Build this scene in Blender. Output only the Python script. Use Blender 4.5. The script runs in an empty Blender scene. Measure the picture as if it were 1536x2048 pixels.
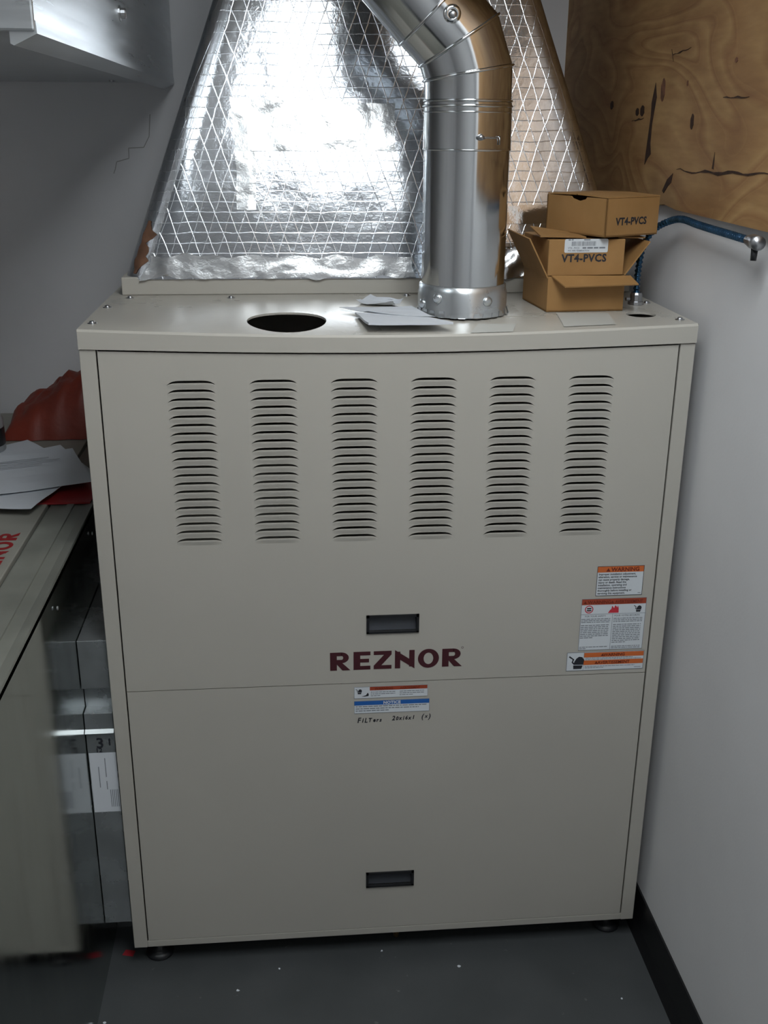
import bpy, bmesh, math, random
from mathutils import Vector, Matrix, noise

random.seed(7)
scene = bpy.context.scene
COL = scene.collection
PI = math.pi

# ------------------------------------------------------------------ camera, world, exposure
cam_data = bpy.data.cameras.new('camera')
cam = bpy.data.objects.new('camera', cam_data)
COL.objects.link(cam)
cam.location = (0.36812, -1.88165, 1.75364)
cam.rotation_euler = (1.218703, -0.00711, -0.089637)
cam_data.sensor_fit = 'VERTICAL'
cam_data.sensor_height = 36.0
cam_data.sensor_width = 27.0
cam_data.lens = 2108.79 / 2048 * 36.0
cam_data.clip_start = 0.02
scene.camera = cam

world = bpy.data.worlds.new('world')
scene.world = world
world.use_nodes = True
world.node_tree.nodes['Background'].inputs[0].default_value = (0.6, 0.7, 0.8, 1)
world.node_tree.nodes['Background'].inputs[1].default_value = 0.0

scene.view_settings.view_transform = 'Standard'
scene.view_settings.look = 'None'
scene.view_settings.gamma = 1.0
scene.view_settings.use_curve_mapping = False
scene.view_settings.exposure = 0.12

LAMP_STRENGTH = 11.8
LAMP_COLOR = (0.93, 0.98, 1.0)
LAMP = (0.36, -1.75, 0.88, -0.55)      # x0, y0, x1, y1 of the lit diffuser above the aisle
CEIL = 2.62
W, HT, HB = 1.12, 1.414, 0.054         # main cabinet
WALL_R, WALL_B = 1.143, 1.145

# ------------------------------------------------------------------ material helpers
def new_mat(name):
    m = bpy.data.materials.new(name)
    m.use_nodes = True
    return m, m.node_tree.nodes, m.node_tree.links, m.node_tree.nodes['Principled BSDF']

def rgb(c):
    return (c[0], c[1], c[2], 1.0)

def mat(name, color, rough=0.5, metal=0.0, vary=0.0, vscale=8.0, bump=0.0, bscale=120.0, bdist=0.001,
        rough_vary=0.0, stretch=None, spec=None, coat=0.0):
    m, n, l, b = new_mat(name)
    b.inputs['Base Color'].default_value = rgb(color)
    b.inputs['Roughness'].default_value = rough
    b.inputs['Metallic'].default_value = metal
    if spec is not None:
        b.inputs['Specular IOR Level'].default_value = spec
    if coat:
        b.inputs['Coat Weight'].default_value = coat
        b.inputs['Coat Roughness'].default_value = 0.15
    tc = n.new('ShaderNodeTexCoord')
    src = tc.outputs['Object']
    if stretch:
        mp = n.new('ShaderNodeMapping')
        mp.inputs['Scale'].default_value = stretch
        l.new(src, mp.inputs['Vector'])
        src = mp.outputs['Vector']
    if vary > 0 or rough_vary > 0:
        no = n.new('ShaderNodeTexNoise')
        no.inputs['Scale'].default_value = vscale
        no.inputs['Detail'].default_value = 6
        l.new(src, no.inputs['Vector'])
        if vary > 0:
            r = n.new('ShaderNodeValToRGB')
            lo = [max(0, c * (1 - vary)) for c in color]
            hi = [min(1, c * (1 + vary)) for c in color]
            r.color_ramp.elements[0].position = 0.3
            r.color_ramp.elements[1].position = 0.7
            r.color_ramp.elements[0].color = rgb(lo)
            r.color_ramp.elements[1].color = rgb(hi)
            l.new(no.outputs['Fac'], r.inputs['Fac'])
            l.new(r.outputs['Color'], b.inputs['Base Color'])
        if rough_vary > 0:
            mr = n.new('ShaderNodeMapRange')
            mr.inputs['From Min'].default_value = 0.3
            mr.inputs['From Max'].default_value = 0.7
            mr.inputs['To Min'].default_value = max(0.02, rough - rough_vary)
            mr.inputs['To Max'].default_value = min(1, rough + rough_vary)
            l.new(no.outputs['Fac'], mr.inputs['Value'])
            l.new(mr.outputs['Result'], b.inputs['Roughness'])
    if bump > 0:
        nb = n.new('ShaderNodeTexNoise')
        nb.inputs['Scale'].default_value = bscale
        nb.inputs['Detail'].default_value = 4
        l.new(src, nb.inputs['Vector'])
        bp = n.new('ShaderNodeBump')
        bp.inputs['Strength'].default_value = bump
        bp.inputs['Distance'].default_value = bdist
        l.new(nb.outputs['Fac'], bp.inputs['Height'])
        l.new(bp.outputs['Normal'], b.inputs['Normal'])
    return m

M = {}
M['paint'] = mat('cream_paint', (0.465, 0.445, 0.400), 0.42, vary=0.03, vscale=3, bump=0.15, bscale=500, bdist=0.0004)
M['lid'] = mat('cream_paint_lid', (0.465, 0.445, 0.400), 0.30, vary=0.06, vscale=7, rough_vary=0.05)
M['black'] = mat('black_plastic', (0.012, 0.013, 0.015), 0.4, vary=0.2)
M['pull'] = mat('charcoal_plastic', (0.045, 0.05, 0.06), 0.45, vary=0.1)
M['maroon'] = mat('maroon_print', (0.060, 0.012, 0.018), 0.45, vary=0.05)
M['logo_red'] = mat('red_print', (0.28, 0.012, 0.015), 0.45, vary=0.05)
M['white_label'] = mat('white_label', (0.66, 0.70, 0.74), 0.4, vary=0.03)
M['paper_label'] = mat('dull_label', (0.50, 0.50, 0.47), 0.5, vary=0.04)
M['orange'] = mat('orange_print', (0.62, 0.145, 0.035), 0.4, vary=0.05)
M['redorange'] = mat('red_orange_print', (0.36, 0.062, 0.028), 0.4, vary=0.05)
M['blue'] = mat('blue_print', (0.02, 0.12, 0.42), 0.4, vary=0.05)
M['ink'] = mat('dark_ink', (0.02, 0.022, 0.03), 0.5, vary=0.05)
M['greyink'] = mat('grey_ink', (0.20, 0.22, 0.25), 0.5, vary=0.05)
M['redink'] = mat('red_ink', (0.55, 0.03, 0.05), 0.5, vary=0.05)
M['brownink'] = mat('rust_ink', (0.17, 0.022, 0.008), 0.5, vary=0.05)
M['galv'] = mat('galvanized', (0.60, 0.63, 0.65), 0.26, 0.85, vary=0.10, vscale=14, rough_vary=0.06, bump=0.10, bscale=9, bdist=0.004)
M['galv_bright'] = mat('galvanized_brushed', (0.60, 0.63, 0.65), 0.34, 0.85, vary=0.12, vscale=5, rough_vary=0.08, stretch=(1, 0.8, 14), bump=0.06, bscale=3, bdist=0.004)
M['galv_side'] = mat('galvanized_polished', (0.40, 0.43, 0.41), 0.13, 1.0, vary=0.12, vscale=5, rough_vary=0.05, stretch=(3, 3, 0.8))
M['pipe'] = mat('pipe_galvanized', (0.64, 0.66, 0.67), 0.12, 1.0, vary=0.07, vscale=9, rough_vary=0.03, stretch=(1, 1, 0.25))
M['screw'] = mat('zinc_screw', (0.45, 0.46, 0.48), 0.35, 1.0, vary=0.1)
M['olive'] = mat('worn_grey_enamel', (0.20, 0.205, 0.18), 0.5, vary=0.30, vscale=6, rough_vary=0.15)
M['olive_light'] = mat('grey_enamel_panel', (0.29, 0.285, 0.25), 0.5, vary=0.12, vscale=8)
M['wall'] = mat('painted_drywall', (0.74, 0.74, 0.755), 0.75, vary=0.05, vscale=2.5, bump=0.25, bscale=160, bdist=0.0008)
M['ceiling'] = mat('ceiling_paint', (0.62, 0.62, 0.60), 0.85, vary=0.03)
M['baseboard'] = mat('black_vinyl', (0.008, 0.008, 0.009), 0.42, vary=0.15)
M['paper'] = mat('paper', (0.66, 0.69, 0.74), 0.7, vary=0.03, vscale=4)
M['red_cloth'] = mat('dark_red_plastic', (0.20, 0.030, 0.016), 0.5, vary=0.35, vscale=5, bump=0.5, bscale=14, bdist=0.01)
M['red_folder'] = mat('red_card', (0.30, 0.015, 0.018), 0.5, vary=0.08)
M['jug'] = mat('hazy_plastic', (0.35, 0.37, 0.38), 0.3, vary=0.1)
M['insul'] = mat('brown_kraft', (0.15, 0.075, 0.045), 0.6, vary=0.4, vscale=30)
M['conduit'] = mat('blue_armored_cable', (0.035, 0.10, 0.19), 0.25, 0.8, vary=0.3, vscale=40)
M['brass'] = mat('dull_brass', (0.20, 0.13, 0.06), 0.45, 0.8, vary=0.2)
M['crack'] = mat('dark_split_wood', (0.035, 0.014, 0.007), 0.9, vary=0.5, vscale=60)
M['knot'] = mat('knot_wood', (0.15, 0.062, 0.032), 0.7, vary=0.5, vscale=60)
M['redtape'] = mat('red_tape', (0.35, 0.02, 0.03), 0.5, vary=0.1)
M['pencil'] = mat('pencil_grey', (0.38, 0.38, 0.37), 0.8, vary=0.1)

def cardboard():
    m, n, l, b = new_mat('cardboard')
    tc = n.new('ShaderNodeTexCoord')
    mp = n.new('ShaderNodeMapping')
    mp.inputs['Scale'].default_value = (1, 1, 1)
    l.new(tc.outputs['Object'], mp.inputs['Vector'])
    no = n.new('ShaderNodeTexNoise'); no.inputs['Scale'].default_value = 14; no.inputs['Detail'].default_value = 8
    l.new(mp.outputs['Vector'], no.inputs['Vector'])
    r = n.new('ShaderNodeValToRGB')
    r.color_ramp.elements[0].position = 0.3; r.color_ramp.elements[0].color = (0.30, 0.160, 0.052, 1)
    r.color_ramp.elements[1].position = 0.7; r.color_ramp.elements[1].color = (0.36, 0.197, 0.070, 1)
    l.new(no.outputs['Fac'], r.inputs['Fac'])
    l.new(r.outputs['Color'], b.inputs['Base Color'])
    b.inputs['Roughness'].default_value = 0.75
    nb = n.new('ShaderNodeTexNoise'); nb.inputs['Scale'].default_value = 220
    l.new(tc.outputs['Object'], nb.inputs['Vector'])
    bp = n.new('ShaderNodeBump'); bp.inputs['Strength'].default_value = 0.2; bp.inputs['Distance'].default_value = 0.0006
    l.new(nb.outputs['Fac'], bp.inputs['Height']); l.new(bp.outputs['Normal'], b.inputs['Normal'])
    return m
M['card'] = cardboard()

def plywood():
    m, n, l, b = new_mat('plywood_veneer')
    tc = n.new('ShaderNodeTexCoord')
    mp = n.new('ShaderNodeMapping')
    mp.inputs['Scale'].default_value = (1.0, 1.1, 2.4); mp.inputs['Rotation'].default_value = (0.55, 0, 0)
    l.new(tc.outputs['Object'], mp.inputs['Vector'])
    big = n.new('ShaderNodeTexNoise'); big.inputs['Scale'].default_value = 1.7; big.inputs['Detail'].default_value = 1.2
    big.inputs['Distortion'].default_value = 0.6
    l.new(mp.outputs['Vector'], big.inputs['Vector'])
    mul = n.new('ShaderNodeMath'); mul.operation = 'MULTIPLY'; mul.inputs[1].default_value = 13.0
    l.new(big.outputs['Fac'], mul.inputs[0])
    fr = n.new('ShaderNodeMath'); fr.operation = 'FRACT'
    l.new(mul.outputs[0], fr.inputs[0])
    fine = n.new('ShaderNodeTexNoise'); fine.inputs['Scale'].default_value = 22; fine.inputs['Detail'].default_value = 9
    mp2 = n.new('ShaderNodeMapping'); mp2.inputs['Scale'].default_value = (1, 0.5, 3)
    l.new(tc.outputs['Object'], mp2.inputs['Vector']); l.new(mp2.outputs['Vector'], fine.inputs['Vector'])
    r1 = n.new('ShaderNodeValToRGB')
    e = r1.color_ramp.elements
    e[0].position = 0.0; e[0].color = (0.335, 0.185, 0.075, 1)
    e[1].position = 1.0; e[1].color = (0.37, 0.215, 0.090, 1)
    k = e.new(0.3); k.color = (0.37, 0.215, 0.09, 1)
    k = e.new(0.6); k.color = (0.42, 0.26, 0.112, 1)
    k = e.new(0.88); k.color = (0.30, 0.155, 0.062, 1)
    l.new(fr.outputs[0], r1.inputs['Fac'])
    r2 = n.new('ShaderNodeValToRGB')
    r2.color_ramp.elements[0].position = 0.32; r2.color_ramp.elements[0].color = (0.74, 0.68, 0.62, 1)
    r2.color_ramp.elements[1].position = 0.62; r2.color_ramp.elements[1].color = (1, 1, 1, 1)
    l.new(fine.outputs['Fac'], r2.inputs['Fac'])
    mx = n.new('ShaderNodeMix'); mx.data_type = 'RGBA'; mx.blend_type = 'MULTIPLY'; mx.inputs['Factor'].default_value = 0.7
    l.new(r1.outputs['Color'], mx.inputs[6]); l.new(r2.outputs['Color'], mx.inputs[7])
    tone = n.new('ShaderNodeTexNoise'); tone.inputs['Scale'].default_value = 3.2; tone.inputs['Detail'].default_value = 3
    l.new(tc.outputs['Object'], tone.inputs['Vector'])
    r3 = n.new('ShaderNodeValToRGB')
    r3.color_ramp.elements[0].position = 0.3; r3.color_ramp.elements[0].color = (0.72, 0.66, 0.60, 1)
    r3.color_ramp.elements[1].position = 0.68; r3.color_ramp.elements[1].color = (1.12, 1.12, 1.1, 1)
    l.new(tone.outputs['Fac'], r3.inputs['Fac'])
    mx2 = n.new('ShaderNodeMix'); mx2.data_type = 'RGBA'; mx2.blend_type = 'MULTIPLY'; mx2.inputs['Factor'].default_value = 1.0
    l.new(mx.outputs[2], mx2.inputs[6]); l.new(r3.outputs['Color'], mx2.inputs[7])
    l.new(mx2.outputs[2], b.inputs['Base Color'])
    b.inputs['Roughness'].default_value = 0.62
    bp = n.new('ShaderNodeBump'); bp.inputs['Strength'].default_value = 0.25; bp.inputs['Distance'].default_value = 0.001
    l.new(fine.outputs['Fac'], bp.inputs['Height']); l.new(bp.outputs['Normal'], b.inputs['Normal'])
    return m
M['ply'] = plywood()

def floor_mat():
    m, n, l, b = new_mat('painted_concrete')
    tc = n.new('ShaderNodeTexCoord')
    no = n.new('ShaderNodeTexNoise'); no.inputs['Scale'].default_value = 5; no.inputs['Detail'].default_value = 10
    l.new(tc.outputs['Object'], no.inputs['Vector'])
    r = n.new('ShaderNodeValToRGB')
    r.color_ramp.elements[0].position = 0.3; r.color_ramp.elements[0].color = (0.046, 0.051, 0.054, 1)
    r.color_ramp.elements[1].position = 0.75; r.color_ramp.elements[1].color = (0.066, 0.071, 0.075, 1)
    l.new(no.outputs['Fac'], r.inputs['Fac'])
    vo = n.new('ShaderNodeTexNoise'); vo.inputs['Scale'].default_value = 38; vo.inputs['Detail'].default_value = 3
    l.new(tc.outputs['Object'], vo.inputs['Vector'])
    sp = n.new('ShaderNodeValToRGB')
    sp.color_ramp.elements[0].position = 0.71; sp.color_ramp.elements[0].color = (0, 0, 0, 1)
    sp.color_ramp.elements[1].position = 0.78; sp.color_ramp.elements[1].color = (1, 1, 1, 1)
    l.new(vo.outputs['Fac'], sp.inputs['Fac'])
    mx = n.new('ShaderNodeMix'); mx.data_type = 'RGBA'
    mx.inputs[7].default_value = (0.16, 0.165, 0.17, 1)
    l.new(sp.outputs['Color'], mx.inputs['Factor']); l.new(r.outputs['Color'], mx.inputs[6])
    l.new(mx.outputs[2], b.inputs['Base Color'])
    b.inputs['Roughness'].default_value = 0.5
    bp = n.new('ShaderNodeBump'); bp.inputs['Strength'].default_value = 0.2; bp.inputs['Distance'].default_value = 0.002
    l.new(no.outputs['Fac'], bp.inputs['Height']); l.new(bp.outputs['Normal'], b.inputs['Normal'])
    return m
M['floor'] = floor_mat()

def foil(name, threads=True, rough=0.2, wrinkle=0.5, wscale=9, col=(0.80, 0.81, 0.83)):
    m, n, l, b = new_mat(name)
    b.inputs['Metallic'].default_value = 1.0
    b.inputs['Base Color'].default_value = rgb(col)
    b.inputs['Roughness'].default_value = rough
    uv = n.new('ShaderNodeUVMap'); uv.uv_map = 'UVMap'
    sep = n.new('ShaderNodeSeparateXYZ')
    l.new(uv.outputs['UV'], sep.inputs[0])
    def math(op, a, c=None):
        q = n.new('ShaderNodeMath'); q.operation = op
        for i, v in enumerate((a, c)):
            if v is None: continue
            if isinstance(v, (int, float)): q.inputs[i].default_value = v
            else: l.new(v, q.inputs[i])
        return q.outputs[0]
    wr = n.new('ShaderNodeTexNoise'); wr.inputs['Scale'].default_value = wscale; wr.inputs['Detail'].default_value = 7
    wr.inputs['Roughness'].default_value = 0.6
    l.new(uv.outputs['UV'], wr.inputs['Vector'])
    bp0 = n.new('ShaderNodeBump'); bp0.inputs['Strength'].default_value = wrinkle; bp0.inputs['Distance'].default_value = 0.012
    l.new(wr.outputs['Fac'], bp0.inputs['Height'])
    if threads:
        u, v = sep.outputs[0], sep.outputs[1]
        wob = math('MULTIPLY', math('SUBTRACT', wr.outputs['Fac'], 0.5), 0.016)
        def line(coord, spacing, width):
            f = math('FRACT', math('DIVIDE', math('ADD', coord, wob), spacing))
            d = math('ABSOLUTE', math('SUBTRACT', f, 0.5))
            mr = n.new('ShaderNodeMapRange'); mr.interpolation_type = 'SMOOTHSTEP'
            mr.inputs['From Min'].default_value = 0.0; mr.inputs['From Max'].default_value = width / spacing
            mr.inputs['To Min'].default_value = 1.0; mr.inputs['To Max'].default_value = 0.0
            l.new(d, mr.inputs['Value'])
            return mr.outputs['Result']
        th = 71 * PI / 180
        a = math('MULTIPLY', u, 0.9455); c = math('MULTIPLY', v, 0.3256)
        h = line(v, 0.0215, 0.0013)
        d1 = line(math('SUBTRACT', a, c), 0.0300, 0.0011)
        d2 = line(math('ADD', a, c), 0.0300, 0.0011)
        hh = math('MAXIMUM', math('MULTIPLY', h, 0.8), math('MAXIMUM', d1, d2))
        bp = n.new('ShaderNodeBump'); bp.inputs['Strength'].default_value = 0.45; bp.inputs['Distance'].default_value = 0.0006
        l.new(hh, bp.inputs['Height']); l.new(bp0.outputs['Normal'], bp.inputs['Normal'])
        l.new(bp.outputs['Normal'], b.inputs['Normal'])
        mr = n.new('ShaderNodeMapRange')
        mr.inputs['To Min'].default_value = rough; mr.inputs['To Max'].default_value = 0.24
        l.new(hh, mr.inputs['Value']); l.new(mr.outputs['Result'], b.inputs['Roughness'])
    else:
        l.new(bp0.outputs['Normal'], b.inputs['Normal'])
    return m
M['foil'] = foil('scrim_foil', True, 0.13, 0.15, 8, (0.76, 0.79, 0.84))
M['tape'] = foil('foil_tape', False, 0.24, 0.2, 16, (0.66, 0.67, 0.68))
M['tape_flat'] = foil('foil_tape_flat', False, 0.12, 0.15, 8, (0.62, 0.60, 0.58))

def emis(name, col, s):
    m, n, l, b = new_mat(name)
    b.inputs['Base Color'].default_value = rgb(col)
    b.inputs['Emission Color'].default_value = rgb(col)
    b.inputs['Emission Strength'].default_value = s
    return m
M['lamp'] = emis('lit_diffuser', LAMP_COLOR, LAMP_STRENGTH)
M['enamel'] = mat('white_enamel', (0.7, 0.7, 0.7), 0.4, vary=0.02)

# ------------------------------------------------------------------ mesh builder
class MB:
    def __init__(s):
        s.v, s.f, s.mi, s.mats, s.uv = [], [], [], [], {}
    def m(s, key):
        if key not in s.mats: s.mats.append(key)
        return s.mats.index(key)
    def add(s, verts, faces, key):
        o = len(s.v); k = s.m(key)
        s.v += [tuple(p) for p in verts]
        for f in faces:
            s.f.append(tuple(i + o for i in f)); s.mi.append(k)
        return s
    def box(s, x0, x1, y0, y1, z0, z1, key):
        v = [(x0, y0, z0), (x1, y0, z0), (x1, y1, z0), (x0, y1, z0), (x0, y0, z1), (x1, y0, z1), (x1, y1, z1), (x0, y1, z1)]
        return s.add(v, [(0, 3, 2, 1), (4, 5, 6, 7), (0, 1, 5, 4), (1, 2, 6, 5), (2, 3, 7, 6), (3, 0, 4, 7)], key)
    def tube(s, pts, r, key, n=10, caps=True, closed=False):
        """tube along a list of points; r is a number or a list"""
        pts = [Vector(p) for p in pts]; N = len(pts)
        up = None; rings = []
        for i, p in enumerate(pts):
            if closed: t = pts[(i + 1) % N] - pts[i - 1]
            else: t = pts[min(i + 1, N - 1)] - pts[max(i - 1, 0)]
            t.normalize()
            if up is None:
                up = Vector((0, 0, 1)) if abs(t.z) < 0.9 else Vector((0, 1, 0))
            a = (up - t * up.dot(t)).normalized(); c = t.cross(a); up = a
            rr = r[i] if isinstance(r, (list, tuple)) else r
            rings.append([p + (a * math.cos(2 * PI * k / n) + c * math.sin(2 * PI * k / n)) * rr for k in range(n)])
        v = [q for ring in rings for q in ring]; f = []
        for i in range(N if closed else N - 1):
            j = (i + 1) % N
            for k in range(n):
                f.append((i * n + k, i * n + (k + 1) % n, j * n + (k + 1) % n, j * n + k))
        if caps and not closed:
            f.append(tuple(reversed(range(n)))); f.append(tuple((N - 1) * n + k for k in range(n)))
        return s.add(v, f, key)
    def lathe(s, prof, key, c=(0, 0, 0), n=32, axis='z'):
        v, f = [], []
        for (r, z) in prof:
            for k in range(n):
                a = 2 * PI * k / n
                p = (r * math.cos(a), r * math.sin(a), z)
                if axis == 'x': p = (p[2], p[0], p[1])
                if axis == 'y': p = (p[0], p[2], p[1])
                v.append((p[0] + c[0], p[1] + c[1], p[2] + c[2]))
        for i in range(len(prof) - 1):
            for k in range(n):
                f.append((i * n + k, i * n + (k + 1) % n, (i + 1) * n + (k + 1) % n, (i + 1) * n + k))
        return s.add(v, f, key)
    def build(s, name, parent=None, smooth=False, bevel=0.0, label=None, uv=None):
        me = bpy.data.meshes.new(name)
        off = Vector(parent.get('_o', (0, 0, 0))) if parent is not None else Vector((0, 0, 0))
        me.from_pydata([Vector(p) - off for p in s.v], [], s.f)
        for k in s.mats: me.materials.append(M[k])
        for i, p in enumerate(me.polygons): p.material_index = s.mi[i]; p.use_smooth = smooth
        if uv:
            ul = me.uv_layers.new(name='UVMap')
            for lp in me.loops: ul.data[lp.index].uv = uv(Vector(s.v[lp.vertex_index]), lp.vertex_index)
        me.update()
        if bevel > 0:
            bm = bmesh.new(); bm.from_mesh(me)
            bmesh.ops.remove_doubles(bm, verts=bm.verts, dist=1e-6)
            ed = [e for e in bm.edges if len(e.link_faces) == 2 and e.calc_face_angle(0) > 0.6]
            bmesh.ops.bevel(bm, geom=ed, offset=bevel, segments=2, affect='EDGES', profile=0.5)
            bm.to_mesh(me); bm.free()
        o = bpy.data.objects.new(name, me); COL.objects.link(o)
        if parent is not None:
            o.parent = parent
            o['_o'] = tuple(off)
        if label: o['label'] = label
        return o

def thing(name, label, cat, loc=(0, 0, 0), rz=0.0, group=None):
    o = bpy.data.objects.new(name, None); COL.objects.link(o)
    o.empty_display_size = 0.05
    o.location = loc; o.rotation_euler = (0, 0, rz)
    o['label'] = label; o['category'] = cat
    if group: o['group'] = group
    o['_o'] = tuple(loc) if rz == 0 else (0, 0, 0)
    return o

def tag(o, label, cat, group=None):
    o['label'] = label; o['category'] = cat
    if group: o['group'] = group
    return o

def struct(o):
    o['kind'] = 'structure'; return o

_tc = {}
def text2d(body, size, bold=0.0, align='LEFT', sx=1.0, shear=0.0, spacing=1.0):
    key = (body, size, bold, align, sx, shear, spacing)
    if key in _tc: return _tc[key]
    cu = bpy.data.curves.new('txt', 'FONT')
    cu.body = body; cu.size = size; cu.align_x = align; cu.offset = bold; cu.shear = shear
    cu.space_character = spacing; cu.resolution_u = 2
    ob = bpy.data.objects.new('txt', cu); COL.objects.link(ob)
    dg = bpy.context.evaluated_depsgraph_get()
    me = bpy.data.meshes.new_from_object(ob.evaluated_get(dg))
    v = [(p.co.x * sx, p.co.y) for p in me.vertices]; f = [tuple(p.vertices) for p in me.polygons]
    bpy.data.objects.remove(ob); bpy.data.curves.remove(cu); bpy.data.meshes.remove(me)
    _tc[key] = (v, f)
    return v, f

class Decal:
    """flat print laid on a plane: origin o, axes u (right) and v (up), n out of the surface"""
    def __init__(s, o, u, v, mb=None):
        s.o, s.u, s.v = Vector(o), Vector(u).normalized(), Vector(v).normalized()
        s.n = s.u.cross(s.v); s.mb = mb or MB()
    def p(s, x, y, k): return s.o + s.u * x + s.v * y + s.n * (0.00018 * (k + 1))
    def poly(s, pts, key, k=0):
        s.mb.add([s.p(x, y, k) for x, y in pts], [tuple(range(len(pts)))], key)
    def rect(s, x, y, w, h, key, k=0):
        s.poly([(x, y), (x + w, y), (x + w, y + h), (x, y + h)], key, k)
    def ell(s, cx, cy, rx, ry, key, k=0, n=20, irx=0, iry=0, a0=0, a1=2 * PI):
        if irx:
            v, f = [], []
            for i in range(n + 1):
                a = a0 + (a1 - a0) * i / n
                v += [s.p(cx + rx * math.cos(a), cy + ry * math.sin(a), k), s.p(cx + irx * math.cos(a), cy + iry * math.sin(a), k)]
            for i in range(n): f.append((2 * i, 2 * i + 2, 2 * i + 3, 2 * i + 1))
            s.mb.add(v, f, key)
        else:
            s.poly([(cx + rx * math.cos(2 * PI * i / n), cy + ry * math.sin(2 * PI * i / n)) for i in range(n)], key, k)
    def text(s, body, x, y, size, key, k=1, rot=0.0, **kw):
        v, f = text2d(body, size, **kw)
        c, q = math.cos(rot), math.sin(rot)
        s.mb.add([s.p(x + a * c - b * q, y + a * q + b * c, k) for a, b in v], f, key)
    def dashes(s, x, y, w, h, key, k=1, seed=0):
        """one line of print too small to read: word-length dashes"""
        rnd = random.Random(seed); t = 0
        while t < w:
            L = min(w - t, h * rnd.uniform(1.6, 6.0))
            s.rect(x + t, y, L, h, key, k); t += L + h * 0.7

def reznor(d, x, y, sx, sy, key, k=0):
    def P(pts): d.poly([(x + a * sx, y + b * sy) for a, b in pts], key, k)
    def P1(pts): d.poly([(x + a * sx, y + b * sy) for a, b in pts], key, k + 1)
    def Rc(a, b, w, h): P([(a, b), (a + w, b), (a + w, b + h), (a, b + h)])
    def Rr(o):
        Rc(o, 0, .36, 1); Rc(o + .36, .80, .27, .20); Rc(o + .36, .40, .27, .19)
        d.ell(x + (o + .60) * sx, y + .70 * sy, .40 * sx, .30 * sy, key, k, 14, .10 * sx, .115 * sy, -PI / 2, PI / 2)
        P1([(o + .36, .34), (o + .66, 0), (o + 1.08, 0), (o + .62, .44), (o + .33, .44)])
    Rr(0)
    o = 1.25; Rc(o, 0, .36, 1); Rc(o + .36, .79, .545, .21); Rc(o + .36, .40, .47, .20); Rc(o + .36, 0, .545, .21)
    o = 2.33; Rc(o, .79, .96, .21); Rc(o, 0, .96, .21); P1([(o, .20), (o + .40, .20), (o + .96, .80), (o + .56, .80)])
    o = 3.47; Rc(o, 0, .29, .93); Rc(o + .77, .08, .29, .92); P1([(o, 1.03), (o, .66), (o + 1.06, -.03), (o + 1.06, .33)])
    d.ell(x + 5.28 * sx, y + .5 * sy, .57 * sx, .53 * sy, key, k, 28, .26 * sx, .32 * sy)
    Rr(6.02)

# ------------------------------------------------------------------ the room
def slab(name, x0, x1, y0, y1, z0, z1, key):
    return struct(MB().box(x0, x1, y0, y1, z0, z1, key).build(name))

XL, YF = -1.5, -2.7
slab('floor', XL - .1, WALL_R + .1, YF - .1, WALL_B + .1, -0.1, 0.0, 'floor')
slab('ceiling', XL - .1, WALL_R + .1, YF - .1, WALL_B + .1, CEIL, CEIL + 0.1, 'ceiling')
slab('wall_right', WALL_R, WALL_R + .1, YF, WALL_B, 0, CEIL, 'wall')
wall_back = slab('wall_back', XL, WALL_R, WALL_B, WALL_B + .1, 0, CEIL, 'wall')
slab('wall_left', XL - .1, XL, YF, WALL_B, 0, CEIL, 'wall')
slab('wall_front', XL, WALL_R, YF - .1, YF, 0, CEIL, 'wall')
bb = MB()
bb.add([(WALL_R - .004, YF, .109), (WALL_R - .006, YF, .03), (WALL_R - .016, YF, 0), (WALL_R, YF, 0), (WALL_R, YF, .109),
        (WALL_R - .004, WALL_B, .109), (WALL_R - .006, WALL_B, .03), (WALL_R - .016, WALL_B, 0), (WALL_R, WALL_B, 0), (WALL_R, WALL_B, .109)],
       [(0, 1, 6, 5), (1, 2, 7, 6), (2, 3, 8, 7), (4, 0, 5, 9)], 'baseboard')
struct(bb.build('baseboard_right'))
# pencil lines on the back wall
pm = MB()
yb = WALL_B - .0006
pts = [(-.088, 1.625), (-.083, 1.637), (-.078, 1.655), (-.045, 1.664), (-.044, 1.69), (-.004, 1.692), (.012, 1.72), (.018, 1.775)]
for a, c in zip(pts, pts[1:]):
    dx, dz = c[0] - a[0], c[1] - a[1]; L = math.hypot(dx, dz); nx, nz = -dz / L * .0012, dx / L * .0012
    pm.add([(a[0] - nx, yb, a[1] - nz), (a[0] + nx, yb, a[1] + nz), (c[0] + nx, yb, c[1] + nz), (c[0] - nx, yb, c[1] - nz)], [(0, 1, 2, 3)], 'pencil')
pm.build('pencil_mark', wall_back)

# plywood on the right wall
PX = WALL_R - .014
ply = thing('plywood_panel', 'weathered plywood sheet with knots fixed to the right wall above the cable', 'plywood', (PX, 0, 1.60))
pl = MB()
low = [(-1.2, 1.592), (-.6, 1.596), (-.19, 1.598), (.2, 1.601), (.27, 1.607), (.31, 1.602), (WALL_B, 1.602)]
v, f = [], []
for (y, z) in low: v += [(PX, y, z), (PX, y, CEIL), (WALL_R, y, z), (WALL_R, y, CEIL)]
for i in range(len(low) - 1):
    a, c = 4 * i, 4 * i + 4
    f += [(a, c, c + 1, a + 1), (a, a + 2, c + 2, c)]
f.append((0, 1, 3, 2))
pl.add(v, f, 'ply'); pl.build('sheet', ply)
def wallpoly(name, pts, key, off=.0008):
    b = MB(); n = len(pts)
    v = [(PX - off, y, z) for y, z in pts] + [(PX + .001, y, z) for y, z in pts]
    b.add(v, [tuple(range(n))] + [(i, (i + 1) % n, n + (i + 1) % n, n + i) for i in range(n)], key)
    return b.build(name, ply)
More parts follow.
